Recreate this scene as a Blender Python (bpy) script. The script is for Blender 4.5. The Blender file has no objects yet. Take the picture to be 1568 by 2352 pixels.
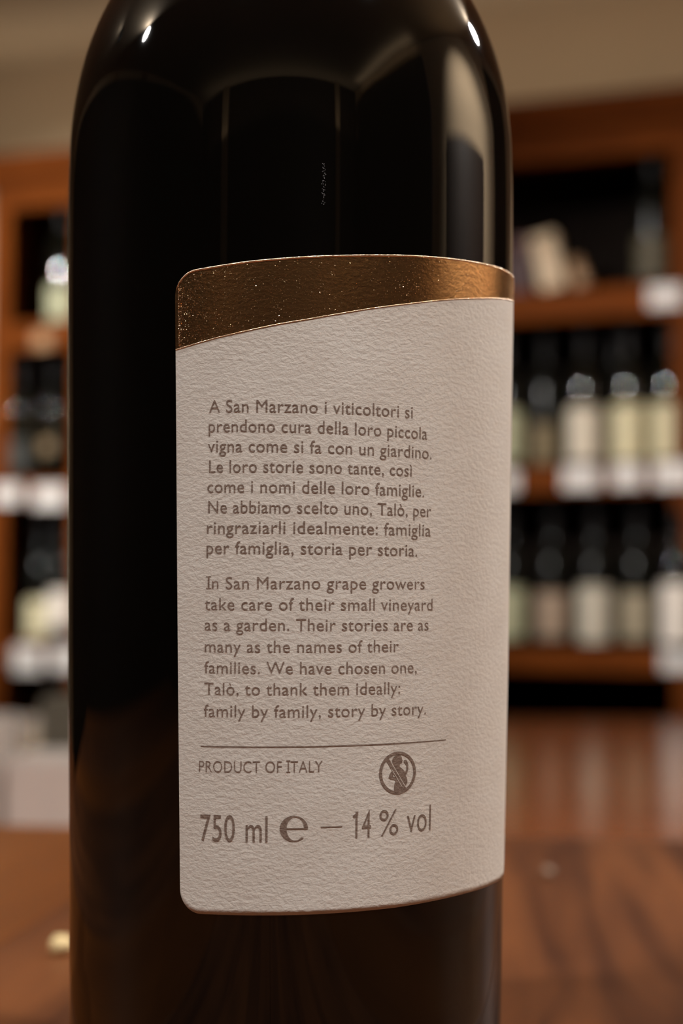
import bpy, bmesh, math, random
from mathutils import Vector, Matrix
random.seed(7)
C = bpy.context.scene.collection
scn = bpy.context.scene
R_ = math.radians

# ------------------------------------------------------------------ camera, exposure, world
cam_d = bpy.data.cameras.new('camera')
cam = bpy.data.objects.new('camera', cam_d); C.objects.link(cam)
cam_d.sensor_fit = 'HORIZONTAL'; cam_d.sensor_width = 24.0
cam_d.lens = 3815.0 / 1568.0 * 24.0
cam_d.clip_start = 0.01; cam_d.clip_end = 50
cam_d.dof.use_dof = True; cam_d.dof.focus_distance = 0.272; cam_d.dof.aperture_fstop = 11.3
cam.location = (0.0097, -0.31, 1.0)
cam.rotation_euler = (Matrix.Rotation(R_(90 + 3.36), 3, 'X') @ Matrix.Rotation(R_(0.30), 3, 'Z')).to_euler()
scn.camera = cam
scn.view_settings.view_transform = 'Standard'; scn.view_settings.look = 'None'
scn.view_settings.gamma = 1.0; scn.view_settings.use_curve_mapping = False
scn.view_settings.exposure = 0.0
scn.cycles.use_denoising = True
scn.cycles.max_bounces = 6
scn.cycles.sample_clamp_indirect = 30.0
w = bpy.data.worlds.new('world'); scn.world = w; w.use_nodes = True
w.node_tree.nodes['Background'].inputs[0].default_value = (0.9, 0.7, 0.5, 1)
w.node_tree.nodes['Background'].inputs[1].default_value = 0.01

WARM = (1.0, 0.955, 0.89)
# ceiling spotlights of the shop: place, aim, watts, cone, blend, radius of lens, glow of the lens
LAMPS = [
    ((-1.88, -0.03, 2.42), (0.84, 3.23, 1.36), 640, 24, 1.0, 0.060, 400),
    ((1.587, 1.48, 2.42), (0.1, 0.1, 1.0), 28, 60, 0.8, 0.070, 400),
    ((-0.50, -0.70, 2.42), (0.0, 0.0, 1.0), 70, 70, 0.8, 0.035, 60),
    ((0.78, -0.54, 2.42), (0.05, 0.0, 1.0), 80, 70, 0.8, 0.035, 60),
    ((-1.95, 0.85, 2.42), (-0.76, 3.80, 1.55), 620, 29, 0.75, 0.035, 100),
    ((0.95, 0.35, 2.42), (1.9, 0.45, 1.75), 500, 70, 1.0, 0.035, 30),
]
# warm fill lights added unseen to brighten the ceiling, facing up: place, length, watts, turn
FILLS = [((1.80, -1.6, 2.36), 2.0, 3, 0), ((0.0, -2.85, 2.1), 5.0, 6, 90), ((0.02, 3.68, 2.17), 2.6, 1.6, 69.75)]

# ------------------------------------------------------------------ helpers
def tag(o, label=None, cat=None, group=None, kind=None):
    if label: o['label'] = label
    if cat: o['category'] = cat
    if group: o['group'] = group
    if kind: o['kind'] = kind
    return o

def empty(name, loc=(0, 0, 0), rot=(0, 0, 0)):
    o = bpy.data.objects.new(name, None); C.objects.link(o)
    o.empty_display_size = 0.02
    o.location = loc; o.rotation_euler = rot
    return o

def link(name, me, mat, parent=None, loc=(0, 0, 0), rot=(0, 0, 0)):
    if mat is not None and not me.materials: me.materials.append(mat)
    o = bpy.data.objects.new(name, me); C.objects.link(o)
    if parent: o.parent = parent
    o.location = loc; o.rotation_euler = rot
    return o

def copy_tree(o, parent=None):
    c = o.copy(); C.objects.link(c)
    if parent: c.parent = parent
    for ch in list(o.children): copy_tree(ch, c)
    return c

def bm_mesh(bm, name, smooth=False):
    me = bpy.data.meshes.new(name); bm.normal_update(); bm.to_mesh(me); bm.free()
    if smooth:
        for p in me.polygons: p.use_smooth = True
    return me

def add_box(bm, x0, x1, y0, y1, z0, z1):
    v = [bm.verts.new(p) for p in ((x0, y0, z0), (x1, y0, z0), (x1, y1, z0), (x0, y1, z0),
                                   (x0, y0, z1), (x1, y0, z1), (x1, y1, z1), (x0, y1, z1))]
    return [bm.faces.new([v[i] for i in f]) for f in ((0, 3, 2, 1), (4, 5, 6, 7), (0, 1, 5, 4), (1, 2, 6, 5), (2, 3, 7, 6), (3, 0, 4, 7))]

def box_me(name, x0, x1, y0, y1, z0, z1, bev=0.0, seg=1):
    bm = bmesh.new(); add_box(bm, x0, x1, y0, y1, z0, z1)
    if bev:
        bmesh.ops.bevel(bm, geom=bm.edges[:], offset=bev, segments=seg, profile=0.5, affect='EDGES')
    return bm_mesh(bm, name)

def lathe_me(name, prof, segs=32, a0=0.0, a1=360.0, cap=True, thick=0.0):
    bm = bmesh.new(); full = abs(a1 - a0) >= 359.9
    n = segs if full else segs + 1
    rings = []
    for r, z in prof:
        if r < 1e-6:
            rings.append([bm.verts.new((0, 0, z))]); continue
        rings.append([bm.verts.new((r * math.sin(R_(a0 + (a1 - a0) * i / segs)), -r * math.cos(R_(a0 + (a1 - a0) * i / segs)), z)) for i in range(n)])
    for a, b in zip(rings, rings[1:]):
        for i in range(segs):
            j = (i + 1) % n
            if len(a) == 1 and len(b) == 1: continue
            if len(a) == 1: bm.faces.new((a[0], b[j], b[i]))
            elif len(b) == 1: bm.faces.new((a[i], a[j], b[0]))
            else: bm.faces.new((a[i], a[j], b[j], b[i]))
    return bm_mesh(bm, name, True)

# ------------------------------------------------------------------ materials
def newmat(name):
    m = bpy.data.materials.new(name); m.use_nodes = True
    return m, m.node_tree.nodes, m.node_tree.links, m.node_tree.nodes['Principled BSDF']

def plain(name, col, rough=0.5, metal=0.0, ior=1.5, spec=0.5, var=0.0, vscale=30, bump=0.0):
    m, N, L, P = newmat(name)
    P.inputs['Base Color'].default_value = (*col, 1); P.inputs['Roughness'].default_value = rough
    P.inputs['Metallic'].default_value = metal; P.inputs['IOR'].default_value = ior
    P.inputs['Specular IOR Level'].default_value = spec
    if var or bump:
        tc = N.new('ShaderNodeTexCoord'); nz = N.new('ShaderNodeTexNoise'); nz.inputs['Scale'].default_value = vscale
        nz.inputs['Detail'].default_value = 4
        L.new(tc.outputs['Object'], nz.inputs['Vector'])
        if var:
            mx = N.new('ShaderNodeMix'); mx.data_type = 'RGBA'
            mx.inputs['A'].default_value = (*[c * (1 - var) for c in col], 1); mx.inputs['B'].default_value = (*[min(1, c * (1 + var)) for c in col], 1)
            L.new(nz.outputs['Fac'], mx.inputs['Factor']); L.new(mx.outputs['Result'], P.inputs['Base Color'])
        if bump:
            b = N.new('ShaderNodeBump'); b.inputs['Distance'].default_value = bump
            L.new(nz.outputs['Fac'], b.inputs['Height']); L.new(b.outputs['Normal'], P.inputs['Normal'])
    return m

def wood(name, dark, light, rough=0.4, scale=6.0, axis='Y', stretch=14.0, spec=0.5, figure=0.0):
    m, N, L, P = newmat(name)
    tc = N.new('ShaderNodeTexCoord'); mp = N.new('ShaderNodeMapping')
    sc = [stretch, stretch, stretch]; sc['XYZ'.index(axis)] = 1.0
    mp.inputs['Scale'].default_value = sc
    oi = N.new('ShaderNodeObjectInfo'); add = N.new('ShaderNodeVectorMath'); add.operation = 'ADD'
    mul = N.new('ShaderNodeVectorMath'); mul.operation = 'SCALE'; mul.inputs['Scale'].default_value = 9.0
    cmb = N.new('ShaderNodeCombineXYZ')
    for k in range(3): L.new(oi.outputs['Random'], cmb.inputs[k])
    L.new(cmb.outputs[0], mul.inputs[0]); L.new(tc.outputs['Object'], mp.inputs['Vector'])
    L.new(mp.outputs[0], add.inputs[0]); L.new(mul.outputs[0], add.inputs[1])
    nz = N.new('ShaderNodeTexNoise'); nz.inputs['Scale'].default_value = scale; nz.inputs['Detail'].default_value = 5
    nz.inputs['Distortion'].default_value = 0.6 + figure
    L.new(add.outputs[0], nz.inputs['Vector'])
    cr = N.new('ShaderNodeValToRGB'); cr.color_ramp.elements[0].position = 0.34; cr.color_ramp.elements[1].position = 0.66
    cr.color_ramp.elements[0].color = (*dark, 1); cr.color_ramp.elements[1].color = (*light, 1)
    L.new(nz.outputs['Fac'], cr.inputs[0])
    hs = N.new('ShaderNodeHueSaturation'); mr = N.new('ShaderNodeMapRange')
    mr.inputs['To Min'].default_value = 0.82; mr.inputs['To Max'].default_value = 1.18
    L.new(oi.outputs['Random'], mr.inputs['Value']); L.new(mr.outputs[0], hs.inputs['Value'])
    L.new(cr.outputs[0], hs.inputs['Color']); L.new(hs.outputs[0], P.inputs['Base Color'])
    P.inputs['Roughness'].default_value = rough; P.inputs['Specular IOR Level'].default_value = spec
    b = N.new('ShaderNodeBump'); b.inputs['Distance'].default_value = 0.0004; b.inputs['Strength'].default_value = 0.5
    L.new(nz.outputs['Fac'], b.inputs['Height']); L.new(b.outputs['Normal'], P.inputs['Normal'])
    return m

def paper_relief(N, L, P, strength, fine=1.0):
    """wrinkled felt relief of the label paper; UV of every label mesh is in metres on the paper"""
    uv = N.new('ShaderNodeUVMap'); mp = N.new('ShaderNodeMapping'); mp.inputs['Scale'].default_value = (1000, 1450, 1000)
    mp.inputs['Rotation'].default_value = (0, 0, 0.12)
    L.new(uv.outputs[0], mp.inputs['Vector'])
    a = N.new('ShaderNodeTexNoise'); a.inputs['Scale'].default_value = 0.95; a.inputs['Detail'].default_value = 5
    a.inputs['Roughness'].default_value = 0.60; a.inputs['Distortion'].default_value = 0.25
    L.new(mp.outputs[0], a.inputs['Vector'])
    b = N.new('ShaderNodeBump'); b.inputs['Distance'].default_value = 0.001; b.inputs['Strength'].default_value = strength
    L.new(a.outputs['Fac'], b.inputs['Height']); L.new(b.outputs['Normal'], P.inputs['Normal'])
    return a, mp

def paper_mat():
    m, N, L, P = newmat('label_paper')
    a, mp = paper_relief(N, L, P, 0.22)
    mx = N.new('ShaderNodeMix'); mx.data_type = 'RGBA'
    mx.inputs['A'].default_value = (0.60, 0.545, 0.495, 1); mx.inputs['B'].default_value = (0.71, 0.675, 0.635, 1)
    n2 = N.new('ShaderNodeTexNoise'); n2.inputs['Scale'].default_value = 0.09; n2.inputs['Detail'].default_value = 6
    L.new(mp.outputs[0], n2.inputs['Vector']); L.new(n2.outputs['Fac'], mx.inputs['Factor'])
    L.new(mx.outputs['Result'], P.inputs['Base Color'])
    P.inputs['Roughness'].default_value = 0.6; P.inputs['Specular IOR Level'].default_value = 0.35
    return m

def ink_mat(name, col, wear):
    m, N, L, P = newmat(name)
    a, mp = paper_relief(N, L, P, 0.22)
    mx = N.new('ShaderNodeMix'); mx.data_type = 'RGBA'
    mx.inputs['A'].default_value = (*col, 1); mx.inputs['B'].default_value = (0.60, 0.50, 0.42, 1)
    n2 = N.new('ShaderNodeTexNoise'); n2.inputs['Scale'].default_value = 2.6; n2.inputs['Detail'].default_value = 3
    L.new(mp.outputs[0], n2.inputs['Vector'])
    mr = N.new('ShaderNodeMapRange'); mr.inputs['From Min'].default_value = 0.42; mr.inputs['From Max'].default_value = 0.75
    mr.inputs['To Min'].default_value = wear * 0.3; mr.inputs['To Max'].default_value = wear * 1.6
    L.new(n2.outputs['Fac'], mr.inputs['Value']); L.new(mr.outputs[0], mx.inputs['Factor'])
    L.new(mx.outputs['Result'], P.inputs['Base Color'])
    P.inputs['Roughness'].default_value = 0.65; P.inputs['Specular IOR Level'].default_value = 0.3
    return m

def foil_mat(name, col, rough, strength):
    m, N, L, P = newmat(name)
    a, mp = paper_relief(N, L, P, strength)
    a.inputs['Scale'].default_value = 1.0; a.inputs['Detail'].default_value = 6.0
    P.inputs['Base Color'].default_value = (*col, 1); P.inputs['Metallic'].default_value = 1.0
    P.inputs['Roughness'].default_value = rough
    return m

M = {}
M['glass'] = plain('dark_bottle_glass', (0.0022, 0.0018, 0.0014), 0.035, ior=1.50)
M['paper'] = paper_mat()
M['ink'] = ink_mat('brown_ink', (0.135, 0.085, 0.066), 0.22)
M['ink_light'] = ink_mat('light_brown_ink', (0.155, 0.098, 0.077), 0.20)
M['foil'] = foil_mat('copper_gold_foil', (0.78, 0.45, 0.20), 0.24, 0.10)
M['rim'] = foil_mat('embossed_foil_edge', (0.96, 0.74, 0.54), 0.22, 0.25)
M['capsule'] = plain('capsule_foil', (0.03, 0.012, 0.008), 0.35, var=0.2)
M['table'] = wood('table_wood', (0.066, 0.023, 0.011), (0.165, 0.058, 0.021), 0.42, 4.5, 'Y', 12.0, spec=0.14, figure=0.2)
M['table2'] = wood('table_wood_orange', (0.135, 0.042, 0.011), (0.195, 0.062, 0.014), 0.36, 2.5, 'Y', 6.0, spec=0.2, figure=0.1)
M['counter'] = wood('counter_wood', (0.33, 0.095, 0.029), (0.43, 0.132, 0.040), 0.16, 4.0, 'X', 8.0, spec=0.22)
M['shelf'] = wood('shelf_wood', (0.098, 0.023, 0.0035), (0.155, 0.039, 0.0055), 0.6, 5.0, 'X', 10.0, spec=0.03)
M['shelfv'] = wood('shelf_wood_upright', (0.098, 0.023, 0.0035), (0.155, 0.039, 0.0055), 0.6, 5.0, 'Z', 10.0, spec=0.03)
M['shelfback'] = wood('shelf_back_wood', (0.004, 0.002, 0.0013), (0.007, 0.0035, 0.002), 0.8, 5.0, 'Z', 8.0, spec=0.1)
M['darkwood'] = wood('dark_panel_wood', (0.02, 0.010, 0.006), (0.035, 0.017, 0.009), 0.5, 4.0, 'Z', 8.0)
M['wall'] = plain('cream_wall_paint', (0.50, 0.37, 0.235), 0.85, var=0.06, vscale=3, bump=0.0005)
M['ceil'] = plain('ceiling_paint', (0.52, 0.41, 0.29), 0.9, var=0.05, vscale=2)
M['floor'] = wood('floor_wood', (0.07, 0.03, 0.015), (0.12, 0.055, 0.028), 0.4, 3.0, 'Y', 8.0)
M['bottle'] = plain('shelf_bottle_glass', (0.004, 0.0045, 0.003), 0.03, ior=1.62)
M['bottle_dull'] = plain('matte_shelf_bottle_glass', (0.004, 0.0042, 0.003), 0.22, ior=1.45, spec=0.3)  # same dark glass made rougher, so these bottles show no sharp highlight
M['shelf_capsule'] = plain('black_capsule_foil', (0.008, 0.007, 0.007), 0.4, spec=0.2, var=0.2)
M['card'] = plain('price_card_paper', (0.68, 0.64, 0.61), 0.6, var=0.04)
M['black'] = plain('black_lamp_metal', (0.02, 0.02, 0.02), 0.4, var=0.1)
def labelmat(name, col): return plain(name, col, 0.6, var=0.10, vscale=60)
def emis(name, col, k):
    m, N, L, P = newmat(name)
    P.inputs['Base Color'].default_value = (0, 0, 0, 1)
    P.inputs['Emission Color'].default_value = (*col, 1); P.inputs['Emission Strength'].default_value = k
    return m

# ------------------------------------------------------------------ the room
PHI = R_(20.25)
SO = Vector((0.0097, 3.53, 0))                    # point on the front plane of the wall shelves
SU = Vector((math.cos(PHI), -math.sin(PHI), 0)); SN = Vector((math.sin(PHI), math.cos(PHI), 0))
def S(s, d, z): return SO + SU * s + SN * d + Vector((0, 0, z))
CEIL = 2.5
def slab(name, me, mat, loc=(0, 0, 0), rot=(0, 0, 0)):
    return tag(link(name, me, mat, None, loc, rot), kind='structure')
slab('floor', box_me('floor', -2.9, 2.9, -3.1, 5.3, -0.1, 0), M['floor'])
slab('ceiling', box_me('ceiling', -2.9, 2.9, -3.1, 5.3, CEIL, CEIL + 0.1), M['ceil'])
slab('wall_left', box_me('wall_left', -2.9, -2.8, -3.0, 5.3, 0, CEIL), M['wall'])
slab('wall_right', box_me('wall_right', 1.95, 2.05, -3.0, 5.3, 0, CEIL), M['wall'])
slab('wall_front', box_me('wall_front', -2.9, 2.9, -3.1, -3.0, 0, CEIL), M['darkwood'])
slab('wall_back', box_me('wall_back', -3.3, 3.3, 0.36, 0.46, 0, CEIL), M['wall'], SO, (0, 0, -PHI))
# dark wainscot panels on the side walls (they show only as reflections in the bottle)
for k_, (ya, yb, zt) in enumerate(((-3.0, -0.51, 2.3), (-0.51, -0.17, 1.32), (-0.17, 0.87, 1.68), (0.87, 1.45, 1.32), (1.45, 2.7, 2.3))):
    slab('trim_%d' % (k_ + 1), box_me('trim', 1.90, 1.95, ya, yb, 0, zt, 0.005), M['darkwood'])
slab('trim_7', box_me('trim', 1.25, 1.38, -3.0, -2.93, 0, CEIL, 0.005), M['wall'])
slab('trim_8', box_me('trim', -1.9, -1.7, -3.0, -2.93, 0, CEIL, 0.005), M['wall'])
slab('trim_6', box_me('trim', -2.80, -2.74, -3.0, 4.1, 0, 2.38, 0.005), M['darkwood'])

# ------------------------------------------------------------------ ceiling lamps
def ceiling_spot(i, loc, aim, watts, cone, blend, rad, glow):
    loc = Vector(loc); aim = Vector(aim); d = (aim - loc).normalized()
    q = d.to_track_quat('-Z', 'Y')
    t = empty('ceiling_spotlight', (loc.x, loc.y, CEIL))
    tag(t, LAMP_LABELS[i], 'spotlight', 'spotlights under the shop ceiling')
    link('mount_plate', lathe_me('plate', [(0, 0), (0.045, 0), (0.045, -0.012), (0, -0.012)], 24), M['black'], t)
    link('stem', lathe_me('stem', [(0.007, 0), (0.007, loc.z - CEIL + 0.02)], 12), M['black'], t)
    can = link('lamp_shade', lathe_me('can', [(0, 0.085), (rad * 0.8, 0.08), (rad + 0.008, 0.03), (rad + 0.008, -0.012), (rad + 0.004, -0.012), (rad + 0.004, 0.0)], 28), M['black'], t,
               loc - Vector((loc.x, loc.y, CEIL)), q.to_euler())
    link('lens', lathe_me('lens', [(0, -0.003), (rad * 0.7, -0.0015), (rad + 0.004, 0.001)], 28), emis('lamp_lens', (1, 0.97, 0.93), glow), can)
    ld = bpy.data.lights.new('spot', 'SPOT'); ld.energy = watts; ld.color = WARM; ld.spot_size = R_(cone); ld.spot_blend = blend
    ld.shadow_soft_size = rad
    lo = bpy.data.objects.new('spot_light', ld); C.objects.link(lo)
    lo.location = loc + d * 0.03; lo.rotation_euler = q.to_euler()
LAMP_LABELS = ['black ceiling spotlight left of the table, mirrored on the left of the bottle shoulder',
               'black ceiling spotlight right of the table, mirrored on the right of the bottle shoulder',
               'black ceiling spotlight above and to the left of the camera',
               'black ceiling spotlight above and to the right of the camera',
               'black ceiling spotlight aimed at the left end of the wall shelves',
               'black ceiling spotlight washing the cream wall at the right']
for i, l in enumerate(LAMPS): ceiling_spot(i, *l)
for (x_, y_, z_), ln, wt, tn in FILLS:  # invented upward fill for the soft room light, without fittings
    ad = bpy.data.lights.new('fill_strip', 'AREA'); ad.shape = 'RECTANGLE'; ad.energy = wt; ad.color = (1.0, 0.85, 0.66)
    ad.size = 0.12; ad.size_y = ln
    ao = bpy.data.objects.new('fill_strip', ad); C.objects.link(ao); ao.location = (x_, y_, z_); ao.rotation_euler = (math.pi, 0, R_(tn))

# ------------------------------------------------------------------ wall shelves
unit = empty('wall_bookcase', SO, (0, 0, -PHI))
tag(unit, 'tall reddish wooden wall shelving with cornice holding rows of wine bottles', 'shelving')
DP = 0.34
def part(name, x0, x1, y0, y1, z0, z1, mat, bev=0.003, par=None):
    return link(name, box_me(name, x0, x1, y0, y1, z0, z1, bev, 2), M[mat], par or unit)
SL, SR = -0.955, 0.835
part('cornice', SL - 0.03, SR + 0.03, -0.02, DP, 2.075, 2.145, 'shelf', 0.008)
part('fascia', SL, SR, 0.0, 0.03, 2.005, 2.076, 'shelf')
part('stile', SL, -0.897, 0.0, 0.03, 0.0, 2.006, 'shelfv')
part('stile', -0.712, -0.652, 0.0, 0.03, 0.0, 2.006, 'shelfv')
part('stile', 0.762, SR, 0.0, 0.03, 0.0, 2.006, 'shelfv')
part('side_panel', SL, SL + 0.025, 0.031, DP, 0.0, 2.074, 'shelfv')
part('side_panel', SR - 0.025, SR, 0.031, DP, 0.0, 2.074, 'shelfv')
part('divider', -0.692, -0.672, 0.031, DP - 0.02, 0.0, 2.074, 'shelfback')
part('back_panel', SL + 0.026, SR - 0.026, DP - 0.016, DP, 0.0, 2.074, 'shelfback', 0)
ZA, ZB, ZC, ZD = 1.715, 1.320, 0.918, 0.52
for z, th in ((ZA, 0.068), (ZB, 0.060), (ZC, 0.052), (ZD, 0.05)):
    part('shelf_board', -0.896, -0.713, 0.004, 0.032, z - th, z, 'shelf')
    part('shelf_board', -0.651, 0.761, 0.004, 0.032, z - th, z, 'shelf')
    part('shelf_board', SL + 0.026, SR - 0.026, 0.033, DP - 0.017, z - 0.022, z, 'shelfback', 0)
part('plinth', -0.889, 0.761, 0.004, 0.03, 0.0, 0.10, 'shelf')

# ------------------------------------------------------------------ shelf bottles
BP = [(0, 0.004), (0.030, 0.0), (0.036, 0.003), (0.0372, 0.010), (0.0374, 0.158), (0.0373, 0.166), (0.03705, 0.174), (0.0366, 0.181), (0.0357, 0.188), (0.0340, 0.196), (0.0315, 0.204), (0.0280, 0.2115),
      (0.0235, 0.2185), (0.0170, 0.229), (0.0146, 0.240), (0.0140, 0.255), (0.0138, 0.285), (0.0150, 0.287), (0.0150, 0.296), (0.0125, 0.298), (0, 0.298)]
_body = lathe_me('bottle_body', BP, 36)
_body_dull = _body.copy()
_cap = lathe_me('bottle_capsule', [(0.0146, 0.246), (0.0146, 0.284), (0.0157, 0.286), (0.0157, 0.2975), (0.0130, 0.2995), (0, 0.2995)], 24)
_lab = {}
def shelf_bottle(s, d, z, lmat, z0, z1, ang, label, group, cap='shelf_capsule', rot=0.0, wide=150.0, glass='bottle'):
    p = S(s, d, z)
    t = empty('wine_bottle', p, (0, 0, -PHI + rot))
    tag(t, label, 'wine bottle', group)
    link('glass_body', (_body if glass == 'bottle' else _body_dull), M[glass], t)
    link('capsule', _cap.copy() if cap != 'shelf_capsule' else _cap, M[cap], t)
    if lmat:
        key = (lmat, z0, z1, wide)
        if key not in _lab:
            _lab[key] = lathe_me('bottle_label', [(0.0376, z0), (0.0378, z0 + 0.002), (0.0378, z1 - 0.002), (0.0376, z1)], 24, -wide / 2, wide / 2)
            _lab[key].materials.append(M[lmat])
        link('paper_label', _lab[key], None, t, (0, 0, 0), (0, 0, ang))
    return t
M['lab_green'] = labelmat('pale_green_label', (0.50, 0.50, 0.32))
M['lab_olive'] = labelmat('olive_label', (0.17, 0.125, 0.060))
M['lab_cream'] = labelmat('cream_label', (0.66, 0.58, 0.46))
M['lab_yellow'] = labelmat('yellow_cream_label', (0.64, 0.57, 0.36))
M['lab_grey'] = labelmat('grey_green_label', (0.22, 0.21, 0.16))
M['lab_pink'] = labelmat('pinkish_beige_label', (0.38, 0.27, 0.19))
M['lab_pale'] = labelmat('pale_grey_label', (0.56, 0.50, 0.40))
M['lab_beige'] = labelmat('dull_beige_label', (0.33, 0.27, 0.18))
M['lab_white'] = labelmat('white_label', (0.78, 0.70, 0.62))
M['lab_tan'] = labelmat('tan_label', (0.20, 0.13, 0.06))
M['lab_dark'] = labelmat('dark_label', (0.03, 0.03, 0.025))
M['red'] = plain('dark_red_capsule', (0.09, 0.008, 0.008), 0.4, var=0.1)
GA, GB, GC = 'wine bottles on the top shelf', 'wine bottles on the middle shelf', 'wine bottles on the lower shelf'
F = 0.040
M['lab_dim'] = labelmat('dim_olive_label', (0.075, 0.060, 0.032))
shelf_bottle(0.712, F + .02, ZA, 'lab_dim', 0.018, 0.112, 0, 'dark wine bottle with dim olive label at the right end of the top shelf', GA, glass='bottle_dull')
shelf_bottle(-0.770, F + .01, ZA, 'lab_green', 0.006, 0.092, -0.1, 'wine bottle with pale yellow-green label on the top shelf left of the big bottle', GA, wide=120)
shelf_bottle(0.385, F, ZB, 'lab_green', 0.016, 0.130, 0, 'wine bottle with pale green label on the middle shelf, partly behind the big bottle', GB, glass='bottle_dull')
shelf_bottle(0.467, F + .03, ZB, 'lab_olive', 0.010, 0.098, 0, 'dark wine bottle with low olive-brown label on the middle shelf', GB, wide=100, glass='bottle_dull')
shelf_bottle(0.562, F, ZB, 'lab_cream', 0.012, 0.130, 0.0, 'wine bottle with broad pinkish cream label on the middle shelf', GB, wide=160)
shelf_bottle(0.612, F + .10, ZB, 'lab_grey', 0.016, 0.110, 0, 'wine bottle with grey-green label set back between two cream-labelled ones', GB, glass='bottle_dull')
shelf_bottle(0.660, F, ZB, 'lab_yellow', 0.010, 0.132, 0, 'wine bottle with yellow cream label on the middle shelf, second from right', GB, wide=150)
shelf_bottle(0.748, F, ZB, 'lab_yellow', 0.010, 0.132, 0, 'wine bottle with yellow cream label at the right end of the middle shelf', GB, wide=150)
shelf_bottle(0.392, F, ZC, 'lab_green', 0.020, 0.132, 0, 'wine bottle with yellow-green label on the lower shelf, half hidden by the big bottle', GC, glass='bottle_dull')
shelf_bottle(0.489, F, ZC, 'lab_pink', 0.022, 0.122, 0, 'wine bottle with pinkish beige label on the lower shelf', GC, glass='bottle_dull')
shelf_bottle(0.584, F, ZC, 'lab_pale', 0.014, 0.136, 0, 'wine bottle with pale grey label on the lower shelf', GC, glass='bottle_dull')
shelf_bottle(0.676, F + .01, ZC, 'lab_beige', 0.020, 0.122, 0, 'wine bottle with dull beige label on the lower shelf, second from right', GC, glass='bottle_dull')
shelf_bottle(0.772, F - .04, ZC, 'lab_white', 0.012, 0.142, 0, 'wine bottle with large white label at the right end of the lower shelf', GC, wide=170)
shelf_bottle(-0.876, F - .002, ZB, 'lab_dark', 0.02, 0.10, 0, 'dark wine bottle without pale label at the left end of the middle shelf', GB)
shelf_bottle(-0.784, F - .002, ZB, 'lab_tan', 0.062, 0.100, 0, 'dark wine bottle with small tan label on the middle shelf, left of the big bottle', GB, wide=60)
shelf_bottle(-0.812, F, ZC, 'lab_yellow', 0.006, 0.102, 0, 'wine bottle with yellow cream label on the lower shelf left of the big bottle', GC, cap='red', wide=130, glass='bottle_dull')
shelf_bottle(-0.738, F - .02, ZC, 'lab_white', 0.035, 0.125, 0, 'wine bottle with whitish label on the lower shelf, partly behind the big bottle', GC, wide=130, glass='bottle_dull')
for z, nm, g in ((ZB, 'middle', GB), (ZC, 'lower', GC)):
    for k in range(9):
        shelf_bottle(-0.59 + k * 0.104, F + 0.01, z, 'lab_cream' if z == ZB else 'lab_pale', 0.014, 0.125, 0,
                     'cream-labelled wine bottle on the %s shelf hidden behind the big bottle' % nm, 'hidden bottles of the %s shelf' % nm, glass='bottle_dull')

# boxes on the top shelf
def leaning_box(name, s, d, z, w_, dep, h, tilt, col, label, lidcol):
    t = empty(name, S(s, d, z), (0, 0, -PHI))
    tag(t, label, 'box')
    piv = (0, tilt, 0)
    o = -w_ / 2 if tilt < 0 else w_ / 2
    b = box_me('carton', -w_ / 2 - o, w_ / 2 - o, -dep / 2, dep / 2, 0, h * 0.8, 0.006, 3)
    l = box_me('lid', -w_ / 2 - o - .0015, w_ / 2 - o + .0015, -dep / 2 - .0015, dep / 2 + .0015, h * 0.8 + .0005, h, 0.006, 3)
    link('carton', b, plain(name + '_paper', col, 0.6, var=0.08, vscale=50), t, (o, 0, 0), piv)
    link('lid', l, plain(name + '_lid_paper', lidcol, 0.6, var=0.08, vscale=50), t, (o, 0, 0), piv)
leaning_box('gift_box', 0.412, 0.075, ZA, 0.05, 0.08, 0.13, 0.0, (0.075, 0.032, 0.034), 'mauve brown gift box on the top shelf right behind the big bottle', (0.12, 0.05, 0.045))
leaning_box('gift_carton', 0.495, 0.040, ZA, 0.056, 0.045, 0.128, -0.20, (0.66, 0.50, 0.33), 'cream gift carton leaning to the left on the top shelf', (0.60, 0.46, 0.30))
leaning_box('brown_box', 0.562, 0.040, ZA, 0.034, 0.05, 0.065, -0.35, (0.34, 0.19, 0.09), 'small light brown box leaning against the cream carton', (0.30, 0.17, 0.08))

# price cards clipped on the shelf edges
def card(s, z, w_, h, label, mat='card'):
    t = empty('price_card', S(s, 0.0, z), (0, 0, -PHI))
    tag(t, label, 'price card', 'price cards on the shelf edges')
    link('card_sheet', box_me('card', -w_ / 2, w_ / 2, -0.004, -0.001, -h / 2, h / 2, 0.001), M[mat], t)
    link('clip', box_me('clip', -0.008, 0.008, -0.0015, 0.006, h / 2 - 0.004, h / 2 + 0.004, 0.0008), M['black'], t)
card(0.748, 1.684, 0.074, 0.046, 'white price card on the top shelf edge near the right end')
card(0.385, 1.288, 0.072, 0.048, 'white price card on the middle shelf edge beside the big bottle')
card(0.560, 1.292, 0.078, 0.050, 'white price card under the broad cream-labelled bottle')
card(0.662, 1.294, 0.066, 0.050, 'white price card under the second bottle from the right of the middle shelf')
card(0.762, 1.294, 0.084, 0.054, 'white price card at the right end of the middle shelf edge')
card(0.772, 0.902, 0.075, 0.062, 'white price card at the right end of the lower shelf edge')
card(-0.892, 1.284, 0.080, 0.050, 'white price card at the left end of the middle shelf edge')
card(-0.770, 1.276, 0.090, 0.055, 'white price card on the middle shelf edge, left of the big bottle')
card(-0.826, 0.872, 0.080, 0.066, 'white price card on the lower shelf edge at the left')
card(-0.722, 0.876, 0.080, 0.062, 'white price card on the lower shelf edge, touching the left side of the big bottle')
M['tancard'] = plain('tan_card', (0.40, 0.21, 0.09), 0.5, var=0.1)
card(-0.797, 1.668, 0.050, 0.042, 'small tan card on the top shelf edge at the left', 'tancard')

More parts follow.
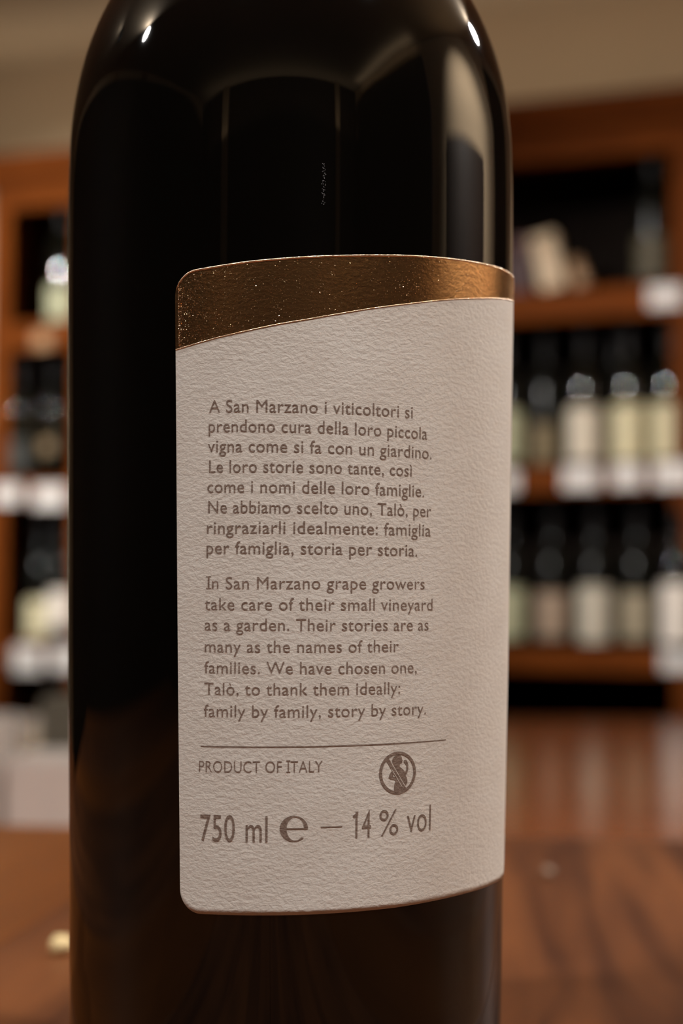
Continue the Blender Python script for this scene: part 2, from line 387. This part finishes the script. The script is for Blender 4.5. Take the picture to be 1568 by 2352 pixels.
# ------------------------------------------------------------------ far counter, a little lower than the table
ct = empty('serving_counter', (0.3, 1.65, 0))
tag(ct, 'long polished brown counter between the table and the wall shelves', 'counter')
link('countertop', box_me('countertop', -1.3, 1.3, -1.12, 1.15, 0.76, 0.80, 0.004, 2), M['counter'], ct)
link('front_panel', box_me('front_panel', -1.24, 1.24, -1.06, -1.03, 0.06, 0.759, 0.002), M['darkwood'], ct)
link('back_panel', box_me('back_panel', -1.24, 1.24, 1.06, 1.09, 0.06, 0.759, 0.002), M['darkwood'], ct)
for s_ in (-1.24, 1.21): link('side_panel', box_me('side_panel', s_, s_ + 0.03, -1.029, 1.059, 0.06, 0.759, 0.002), M['darkwood'], ct)
link('plinth', box_me('plinth', -1.2, 1.2, -1.0, 1.0, 0.0, 0.06), M['darkwood'], ct)

def carton(name, loc, w_, dep, h, rz, col, label):
    t = empty(name, loc, (0, 0, rz)); tag(t, label, 'box')
    m = plain(name + '_card', col, 0.55, var=0.05, vscale=40)
    link('carton', box_me('carton', -w_ / 2, w_ / 2, -dep / 2, dep / 2, 0, h, 0.002, 2), m, t)
    link('flap', box_me('flap', -w_ / 2 + .002, w_ / 2 - .002, -dep / 2 + .002, dep / 2 - .002, h + .0003, h + 0.002, 0.0006), m, t)
carton('white_carton', (-0.345, 1.22, 0.80), 0.105, 0.12, 0.098, 0.05, (0.57, 0.52, 0.48), 'white carton standing at the left edge behind the table')
carton('low_white_carton', (-0.222, 1.19, 0.80), 0.115, 0.10, 0.068, -0.04, (0.62, 0.57, 0.53), 'lower white carton beside the big bottle on the left')
carton('grey_carton', (-0.215, 1.34, 0.80), 0.13, 0.08, 0.112, 0.0, (0.13, 0.115, 0.085), 'grey-green carton behind the lower white carton')

# ------------------------------------------------------------------ near table made of planks
TR = R_(-7.0)
tb = empty('wooden_table', (0, 0, 0), (0, 0, TR))
tag(tb, 'brown wooden plank table the large bottle stands on', 'table')
PW = 0.12; x = -0.1145 - 7 * PW
TY0, TY1 = -0.72, 0.442
k = 0
_pl = box_me('plank', 0.0002, PW - 0.0002, TY0, TY1, 0.866, 0.9, 0.0007, 2)
_pl2 = _pl.copy()
while x < 1.0:
    k += 1; link('plank', _pl2 if k % 3 == 1 else _pl, M['table2' if k % 3 == 1 else 'table'], tb, (x, 0, 0)); x += PW
xe = x
link('apron', box_me('apron', -0.95, xe - 0.06, TY0 + 0.05, TY0 + 0.075, 0.77, 0.865, 0.002), M['table'], tb)
link('apron', box_me('apron', -0.95, xe - 0.06, TY1 - 0.075, TY1 - 0.05, 0.77, 0.865, 0.002), M['table'], tb)
for lx in (-0.96, xe - 0.12):
    for ly in (TY0 + 0.04, TY1 - 0.11):
        link('leg', box_me('leg', lx, lx + 0.07, ly, ly + 0.07, 0, 0.769 + 0.096, 0.004), M['table'], tb)

def crumb(loc, r, col, label, seed):
    bm = bmesh.new(); bmesh.ops.create_icosphere(bm, subdivisions=2, radius=r)
    rr = random.Random(seed)
    for v in bm.verts: v.co *= 1 + rr.uniform(-0.16, 0.16); v.co.z *= 0.75
    lo = min(v.co.z for v in bm.verts)
    o = link('cork_crumb', bm_mesh(bm, 'crumb', True), plain('crumb_' + str(seed), col, 0.55, var=0.15, vscale=400), None, (loc[0], loc[1], 0.9 - lo))
    tag(o, label, 'crumb', 'crumbs on the table')
crumb((-0.0710, 0.178), 0.0036, (0.75, 0.58, 0.30), 'pale cream crumb on the table at the left side of the bottle', 1)
crumb((0.0880, 0.321), 0.0024, (0.30, 0.20, 0.14), 'faint greyish crumb on the table right of the bottle', 2)

# ------------------------------------------------------------------ the big bottle
PZ = [0.0035, 0.02534, 0.05259, .0920, .13197, .15623, .1700, .18071, .18895, .19729, .20324, .20881, .21444, .2200, .2256, .2320, .2400, .2500, .2620]
PR = [.0389, .03932, .03970, .0405, .0411, .04147, .04162, .04159, .04127, .04009, .03855, .03640, .03350, .0300, .0262, .0222, .0186, .0162, .0150]
def _tangents():
    n = len(PZ); d = [(PR[i + 1] - PR[i]) / (PZ[i + 1] - PZ[i]) for i in range(n - 1)]
    m = [d[0]] + [(d[i - 1] * (PZ[i + 1] - PZ[i]) + d[i] * (PZ[i] - PZ[i - 1])) / (PZ[i + 1] - PZ[i - 1]) for i in range(1, n - 1)] + [d[-1]]
    return m
PM = _tangents()
def RZ(z):
    z = max(PZ[0], min(PZ[-1], z))
    for i in range(len(PZ) - 1):
        if z <= PZ[i + 1]: break
    h = PZ[i + 1] - PZ[i]; t = (z - PZ[i]) / h
    return ((2 * t**3 - 3 * t**2 + 1) * PR[i] + (t**3 - 2 * t**2 + t) * h * PM[i] + (-2 * t**3 + 3 * t**2) * PR[i + 1] + (t**3 - t**2) * h * PM[i + 1])

big = empty('wine_bottle', (0, 0, 0.9))
tag(big, 'large dark glass wine bottle with cream back label standing on the wooden table', 'wine bottle')
prof = [(0, 0.018), (0.012, 0.016), (0.024, 0.008), (0.031, 0.0015), (0.0345, 0.0), (0.0372, 0.0008), (0.0386, 0.0022)]
zz = PZ[0]
while zz < PZ[-1]:
    prof.append((RZ(zz), zz)); zz += 0.0018
prof += [(0.0148, 0.2625), (0.0145, 0.275), (0.0143, 0.305), (0.0155, 0.306), (0.0160, 0.3085), (0.0160, 0.314), (0.0152, 0.3165), (0.0118, 0.317), (0, 0.317)]
link('glass_body', lathe_me('glass_body', prof, 192), M['glass'], big)
link('capsule', lathe_me('capsule', [(0.0152, 0.258), (0.0150, 0.275), (0.0149, 0.3045), (0.0162, 0.3056), (0.0166, 0.3085), (0.0166, 0.3145), (0.0156, 0.3180), (0, 0.3184)], 64), M['capsule'], big)

RL = 0.0405                                        # reference radius: s on the label in mm = angle * RL
def interp(xs, ys, v):
    if v <= xs[0]: return ys[0] + (ys[1] - ys[0]) / (xs[1] - xs[0]) * (v - xs[0])
    for i in range(len(xs) - 1):
        if v <= xs[i + 1]:
            t = (v - xs[i]) / (xs[i + 1] - xs[i]); return ys[i] + (ys[i + 1] - ys[i]) * t
    return ys[-1]
def wrap(s, z, off):
    """s, z in mm on the label -> point on the glass, off mm outside it"""
    zz = z / 1000.0; th = s / 1000.0 / RL; r = RZ(zz) + off / 1000.0
    return (r * math.sin(th), -r * math.cos(th), zz)
TOP = ([-18.1, -12.2, -6.35, -0.74, 4.8, 10.5, 14.9, 21.3, 28.5, 35.2, 45, 60], [155.5, 156.1, 156.76, 157.26, 157.71, 158.16, 158.52, 159.08, 159.6, 160.05, 160.75, 161.4])
GOLD = ([-18.1, -14.4, -10.6, -6.3, -0.67, 3.5, 9.13, 15.0, 21.4, 26.7, 32.9, 40.9, 46.7, 60], [142.62, 143.44, 144.28, 145.15, 146.31, 147.07, 148.26, 149.55, 150.82, 151.92, 153.04, 154.4, 155.3, 157.2])
BOT = ([-18.1, -13.5, 4.3, 19.4, 28.5, 35.3, 47, 60], [50.6, 50.7, 51.0, 51.4, 51.8, 52.05, 52.2, 52.2])
S0, S1, CR = -18.15, 59.6, 3.9
def shear(sp, z): return sp + (152 - z) * 0.0118 * (S1 - sp) / (S1 - S0)
def corner(sp):
    t = min(sp - S0, S1 - sp)
    return 0.0 if t >= CR else CR - math.sqrt(max(0.0, CR * CR - (CR - t) ** 2))
def ztop(sp): return interp(*TOP, sp) - corner(sp)
def zbot(sp): return interp(*BOT, sp) + corner(sp)
def zgold(sp): return interp(*GOLD, sp)
def patch(name, cols, lo, hi, rows, off, mat, parent, edge=0.0):
    bm = bmesh.new(); uvl = bm.loops.layers.uv.new('UVMap'); grid = []
    for sp in cols:
        a, b = lo(sp), hi(sp); c = []
        for j in range(rows + 1):
            z = a + (b - a) * j / rows; s = shear(sp, z)
            v = bm.verts.new(wrap(s, z, off)); c.append((v, (s / 1000, z / 1000)))
        grid.append(c)
    for A, B in zip(grid, grid[1:]):
        for j in range(rows):
            q = [A[j], B[j], B[j + 1], A[j + 1]]
            f = bm.faces.new([p[0] for p in q]); f.smooth = True
            for lp, p in zip(f.loops, q): lp[uvl].uv = p[1]
    if edge:                                       # paper thickness: a rim down to the glass
        bmesh.ops.recalc_face_normals(bm, faces=bm.faces[:])
        be = [e for e in bm.edges if e.is_boundary]
        r = bmesh.ops.extrude_edge_only(bm, edges=be)
        for v in [g for g in r['geom'] if isinstance(g, bmesh.types.BMVert)]:
            d = Vector((v.co.x, v.co.y, 0)).normalized(); v.co -= d * (edge / 1000)
        for f in bm.faces:
            if len(f.verts) == 4 and f.calc_area() < 0: pass
    return link(name, bm_mesh(bm, name), mat, parent)
cols = []
n = 150
for i in range(13): cols.append(S0 + CR * (1 - math.cos(math.pi / 2 * i / 12)))
for i in range(1, n): cols.append(S0 + CR + (S1 - S0 - 2 * CR) * i / n)
for i in range(13): cols.append(S1 - CR + CR * math.sin(math.pi / 2 * i / 12))
OFF = 0.16
lab = patch('back_label', cols, zbot, ztop, 120, OFF, M['paper'], big, edge=0.15)
def gtop(sp): return max(ztop(sp), zgold(sp) + 0.001)
patch('foil_band', cols, zgold, gtop, 8, OFF + 0.03, M['foil'], lab)

def rim(name, f, sa, sb, w_, hgt, mat, n=900, side=-1):
    """embossed ridge that follows an edge of the foil; slightly uneven so that it glints"""
    rr = random.Random(3); bm = bmesh.new(); uvl = bm.loops.layers.uv.new('UVMap'); rows = []
    K = 5
    for i in range(n + 1):
        sp = sa + (sb - sa) * i / n; z0 = f(sp); j = rr.uniform(0.35, 1.55); row = []
        for q in range(K + 1):
            a = math.pi * q / K
            z = z0 + side * w_ * (1 - math.cos(a)) / 2
            row.append((bm.verts.new(wrap(shear(sp, z), z, OFF + 0.032 + hgt * j * math.sin(a))), (sp / 1000, z / 1000)))
        rows.append(row)
    for A, B in zip(rows, rows[1:]):
        for q in range(K):
            t = [A[q], B[q], B[q + 1], A[q + 1]]; fc = bm.faces.new([p[0] for p in t]); fc.smooth = True
            for lp, p in zip(fc.loops, t): lp[uvl].uv = p[1]
    bmesh.ops.recalc_face_normals(bm, faces=bm.faces[:])
    return link(name, bm_mesh(bm, name), mat, lab)
rim('foil_edge', ztop, S0 + 0.25, S1 - 0.3, 0.34, 0.10, M['rim'], n=1500)
rim('foil_edge', zgold, S0 + 0.02, S1 - 0.05, 0.20, 0.06, M['rim'], n=1500, side=1)

# tiny tilted facets of the leaf that glint: nobody could count them
bm = bmesh.new(); rr = random.Random(11)
for _ in range(3000):
    sp = S0 + 0.6 + (S1 - S0 - 1.5) * rr.random() ** 2.4; a_, b_ = zgold(sp) + 0.3, ztop(sp) - 0.4
    if b_ <= a_: continue
    z = rr.uniform(a_, b_); r_ = rr.uniform(0.022, 0.055); tx, tz = rr.gauss(0, 0.42), rr.gauss(0, 0.42)
    c0 = Vector(wrap(shear(sp, z), z, OFF + 0.05)); th = sp / 1000 / RL
    e1 = Vector((math.cos(th), math.sin(th), 0)); e3 = Vector((math.sin(th), -math.cos(th), 0)); e2 = Vector((0, 0, 1))
    n_ = (e3 + e1 * tx + e2 * tz).normalized(); u_ = n_.cross(e2).normalized(); v_ = n_.cross(u_)
    bm.faces.new([bm.verts.new(c0 + (u_ * math.cos(t) + v_ * math.sin(t)) * r_ / 1000) for t in (0, 1.26, 2.5, 3.8, 5.0)])
link('foil_sparkle', bm_mesh(bm, 'foil_sparkle'), plain('foil_glint', (0.95, 0.72, 0.48), 0.24, metal=1.0), lab)['kind'] = 'stuff'

# ---- the print on the label
def print_mesh(name, tris_src, mat, off=0.045, parent=None):
    """flat mesh in label mm -> wrapped print"""
    vs, fs = tris_src
    bm = bmesh.new(); V = [bm.verts.new((a, b, 0)) for a, b in vs]
    for f in fs:
        try: bm.faces.new([V[i] for i in f])
        except ValueError: pass
    for _ in range(6):
        long = [e for e in bm.edges if abs(e.verts[0].co.x - e.verts[1].co.x) > 0.9]
        if not long: break
        bmesh.ops.subdivide_edges(bm, edges=long, cuts=1)
        bmesh.ops.triangulate(bm, faces=[f for f in bm.faces if len(f.verts) > 4])
    bmesh.ops.triangulate(bm, faces=bm.faces[:])
    uvl = bm.loops.layers.uv.new('UVMap')
    for f in bm.faces:
        f.smooth = True
        for lp in f.loops: lp[uvl].uv = (lp.vert.co.x / 1000, lp.vert.co.y / 1000)
    for v in bm.verts: v.co = wrap(v.co.x, v.co.y, OFF + off)
    for f in bm.faces:
        c = f.calc_center_median(); f.normal_update()
        if f.normal.x * c.x + f.normal.y * c.y < 0: f.normal_flip()
    me = bm_mesh(bm, name, True)
    me.normals_split_custom_set_from_vertices([Vector((v.co.x, v.co.y, 0)).normalized() for v in me.vertices])
    return link(name, me, mat, parent or lab)

def flat_text(body, weight, track=None):
    cu = bpy.data.curves.new('txt', 'FONT'); cu.body = body; cu.size = 1.0; cu.resolution_u = 4; cu.offset = weight
    cu.space_character = TRACK[0]
    cu.fill_mode = 'FRONT'
    ob = bpy.data.objects.new('txt', cu); C.objects.link(ob)
    dg = bpy.context.evaluated_depsgraph_get(); ev = ob.evaluated_get(dg); me = ev.to_mesh()
    vs = [(v.co.x, v.co.y) for v in me.vertices]; fs = [tuple(p.vertices) for p in me.polygons]
    ev.to_mesh_clear(); bpy.data.objects.remove(ob); bpy.data.curves.remove(cu)
    return vs, fs
CAPH = 0.727
TRACK = [1.04]
def text_line(name, body, s0, s1, z0, z1, cap, mat, weight=0.0, serif_i=False, label=None):
    vs, fs = flat_text(body, weight)
    xa = min(v[0] for v in vs); xb = max(v[0] for v in vs)
    if serif_i:                                    # the face used here gives its capital I slab serifs
        for ci in [i for i, c in enumerate(body) if c == 'I']:
            pre = flat_text(body[:ci] + '|', weight)[0]; x1 = max(v[0] for v in pre)
            one = flat_text(body[:ci + 1], weight)[0]
            px = [v for v in one if v[0] > (max(v[0] for v in flat_text(body[:ci].rstrip(), weight)[0]) if ci else -9) + 1e-4]
            ia = min(v[0] for v in px); ib = max(v[0] for v in px); cx = (ia + ib) / 2
            for yb in (0.0, CAPH - 0.06):
                k0 = len(vs)
                vs += [(cx - 0.15, yb), (cx + 0.15, yb), (cx + 0.15, yb + 0.06), (cx - 0.15, yb + 0.06)]
                fs.append((k0, k0 + 1, k0 + 2, k0 + 3))
            xa = min(xa, cx - 0.15)
    k = (s1 - s0) / (xb - xa); ky = cap / CAPH
    out = []
    for a, b in vs:
        t = (a - xa) / (xb - xa)
        out.append((s0 + (a - xa) * k, z0 + (z1 - z0) * t + b * ky))
    o = print_mesh(name, (out, fs), mat)
    return o
LINES = [("A San Marzano i viticoltori si", -12.00, 22.12, 132.07, 131.80), ("prendono cura della loro piccola", -12.06, 25.09, 128.85, 128.42),
         ("vigna come si fa con un giardino.", -12.19, 26.07, 125.57, 125.19), ("Le loro storie sono tante, così", -11.95, 22.08, 122.21, 122.10),
         ("come i nomi delle loro famiglie.", -12.24, 24.59, 118.93, 118.77), ("Ne abbiamo scelto uno, Talò, per", -12.07, 26.12, 115.58, 115.49),
         ("ringraziarli idealmente: famiglia", -12.28, 26.07, 112.24, 112.28), ("per famiglia, storia per storia.", -12.34, 23.30, 108.97, 108.87)]
LINES2 = [("In San Marzano grape growers", -12.39, 24.91, 103.22, 103.40), ("take care of their small vineyard", -12.60, 26.64, 99.81, 99.93),
          ("as a garden. Their stories are as", -12.59, 25.84, 96.48, 96.60), ("many as the names of their", -12.57, 19.92, 92.95, 93.11),
          ("families. We have chosen one,", -12.64, 23.49, 89.55, 89.60), ("Talò, to thank them ideally:", -12.63, 20.28, 86.09, 86.25),
          ("family by family, story by story.", -12.70, 25.53, 82.49, 82.74)]
for t, a, b, c, d in LINES: text_line('text_line', t, a, b, c, d, 2.14, M['ink'], 0.001)
for t, a, b, c, d in LINES2: text_line('text_line', t, a, b, c, d, 2.08, M['ink_light'], -0.002, serif_i=t.startswith('In'))
TRACK[0] = 1.04
text_line('text_line', 'PRODUCT OF ITALY', -13.53, 6.92, 73.52, 73.78, 1.98, M['ink_light'], -0.008, serif_i=True)
text_line('text_line', '750', -13.27, -7.35, 62.43, 62.50, 4.55, M['ink'], 0.0)
text_line('text_line', 'ml', -5.55, -1.95, 62.50, 62.55, 4.45, M['ink'], 0.0)
text_line('text_line', '14', 12.55, 15.25, 63.03, 63.11, 4.55, M['ink'], 0.0)
text_line('text_line', '%', 16.75, 20.30, 63.18, 63.25, 4.45, M['ink'], -0.005)
text_line('text_line', 'vol', 21.95, 26.95, 63.40, 63.50, 4.55, M['ink'], -0.005)

def poly_fill(splines):
    cu = bpy.data.curves.new('p', 'CURVE'); cu.dimensions = '2D'; cu.fill_mode = 'BOTH'
    for pts in splines:
        sp = cu.splines.new('POLY'); sp.points.add(len(pts) - 1); sp.use_cyclic_u = True
        for i, p in enumerate(pts): sp.points[i].co = (p[0], p[1], 0, 1)
    ob = bpy.data.objects.new('p', cu); C.objects.link(ob)
    dg = bpy.context.evaluated_depsgraph_get(); ev = ob.evaluated_get(dg); me = ev.to_mesh()
    vs = [(v.co.x, v.co.y) for v in me.vertices]; fs = [tuple(p.vertices) for p in me.polygons]
    ev.to_mesh_clear(); bpy.data.objects.remove(ob); bpy.data.curves.remove(cu)
    return vs, fs
def quad(a, b, w_):
    d = Vector((b[0] - a[0], b[1] - a[1])).normalized() * w_ / 2; nx, ny = -d.y, d.x
    return [(a[0] + nx, a[1] + ny), (a[0] - nx, a[1] - ny), (b[0] - nx, b[1] - ny), (b[0] + nx, b[1] + ny)]
# thin rule and dash
rp = [(-13.23 + 43.43 * i / 60, 77.72 + 0.56 * (i / 60) ** 1.3) for i in range(61)]
vs = []; fs = []
for i, (a, b) in enumerate(rp):
    vs += [(a, b - 0.095), (a, b + 0.095)]
    if i: fs.append((2 * i - 2, 2 * i, 2 * i + 1, 2 * i - 1))
print_mesh('rule_line', (vs, fs), M['ink'])
print_mesh('text_line', ([(12.02, 66.55), (12.25, 66.25), (13.0, 66.75), (13.0, 67.4)], [(0, 1, 2, 3)]), M['ink'], off=0.05)
print_mesh('dash', ([(6.7, 64.83), (10.3, 64.88), (10.3, 65.06), (6.7, 65.02)], [(0, 1, 2, 3)]), M['ink'])
# the estimated sign: an e drawn from two arcs, heavy at the left and thin at the ends
def estimated(cx, cz, rx, rz):
    O = []; I = []
    def outer(a): return (cx + rx * math.cos(a), cz + rz * math.sin(a))
    pts_o = [outer(R_(a)) for a in range(0, 322, 6)]
    pts_i = [(cx + 0.12 * rx + rx * 0.60 * math.cos(R_(a)), cz + rz * 0.90 * math.sin(R_(a))) for a in range(318, -1, -6)]
    # inner contour begins above the crossbar at the right
    bowl = [outer(R_(a)) for a in range(4, 318, 6)]
    inner = [(cx + 0.10 * rx + rx * 0.62 * math.cos(R_(a)), cz + rz * 0.90 * math.sin(R_(a))) for a in range(312, 3, -6)]
    return [bowl + inner]
v1, f1 = poly_fill(estimated(2.33, 64.72, 2.30, 2.08))
print_mesh('estimated_sign', (v1, f1), M['ink'])
print_mesh('estimated_sign', ([(0.55, 64.62), (4.60, 64.62), (4.60, 64.84), (0.55, 64.84)], [(0, 1, 2, 3)]), M['ink'], off=0.05)

# pictogram: struck-through figure holding a glass, in a ring
EC = (20.10, 73.29)
def E_(p): return (EC[0] + (p[0] - 795) / 367 * 3.52, EC[1] - (p[1] - 655) / 431 * 3.50)
ring_o = [(EC[0] + 3.52 * math.cos(2 * math.pi * i / 64), EC[1] + 3.50 * math.sin(2 * math.pi * i / 64)) for i in range(64)]
ring_i = [(EC[0] + 2.98 * math.cos(2 * math.pi * i / 64), EC[1] + 3.00 * math.sin(2 * math.pi * i / 64)) for i in range(64)]
print_mesh('warning_ring', poly_fill([ring_o, ring_i]), M['ink'])
fig = [(675, 400), (690, 350), (745, 300), (800, 290), (845, 305), (865, 345), (872, 390), (884, 415), (868, 425), (870, 462), (828, 478), (825, 530), (870, 565), (915, 610), (935, 640),
       (960, 600), (965, 540), (945, 490), (905, 435), (912, 408), (935, 396), (962, 405), (985, 450), (1003, 510), (997, 600), (975, 680),
       (950, 712), (975, 760), (986, 810), (984, 860), (965, 900), (940, 930), (960, 985), (930, 1020), (880, 1045), (820, 1058), (760, 1045), (722, 1010),
       (722, 950), (725, 890), (745, 835), (738, 798), (690, 782), (612, 757), (620, 700), (650, 640), (690, 590), (700, 560), (690, 500)]
hole = [(688, 695), (712, 682), (738, 712), (735, 742), (700, 728)]
print_mesh('figure', poly_fill([[E_(p) for p in fig], [E_(p) for p in hole]]), M['ink'], off=0.05)
print_mesh('strike_bar', poly_fill([[E_(p) for p in ((560, 400), (610, 360), (975, 985), (915, 1030))]]), M['ink'], off=0.055)
print_mesh('strike_gap', poly_fill([quad(E_((664, 450)), E_((950, 945)), 0.085)]), M['paper'], off=0.06)
print_mesh('strike_gap', poly_fill([quad(E_((660, 560)), E_((880, 935)), 0.075)]), M['paper'], off=0.06)
# light scuff on the shoulder of the glass
bm = bmesh.new(); rr = random.Random(5)
for i in range(70):
    z = 166.3 + 7.0 * i / 70 + rr.uniform(-0.2, 0.2); s = 6.35 + rr.gauss(0, 0.16)
    a = rr.uniform(0.02, 0.07)
    q = [bm.verts.new(wrap(s + a * math.cos(t) * rr.uniform(.6, 1.2), z + a * 1.6 * math.sin(t), 0.03)) for t in (0, 1.3, 2.6, 3.9, 5.2)]
    bm.faces.new(q)
link('dust_scuff', bm_mesh(bm, 'dust_scuff'), plain('dust', (0.16, 0.16, 0.17), 0.7), big)['kind'] = 'stuff'
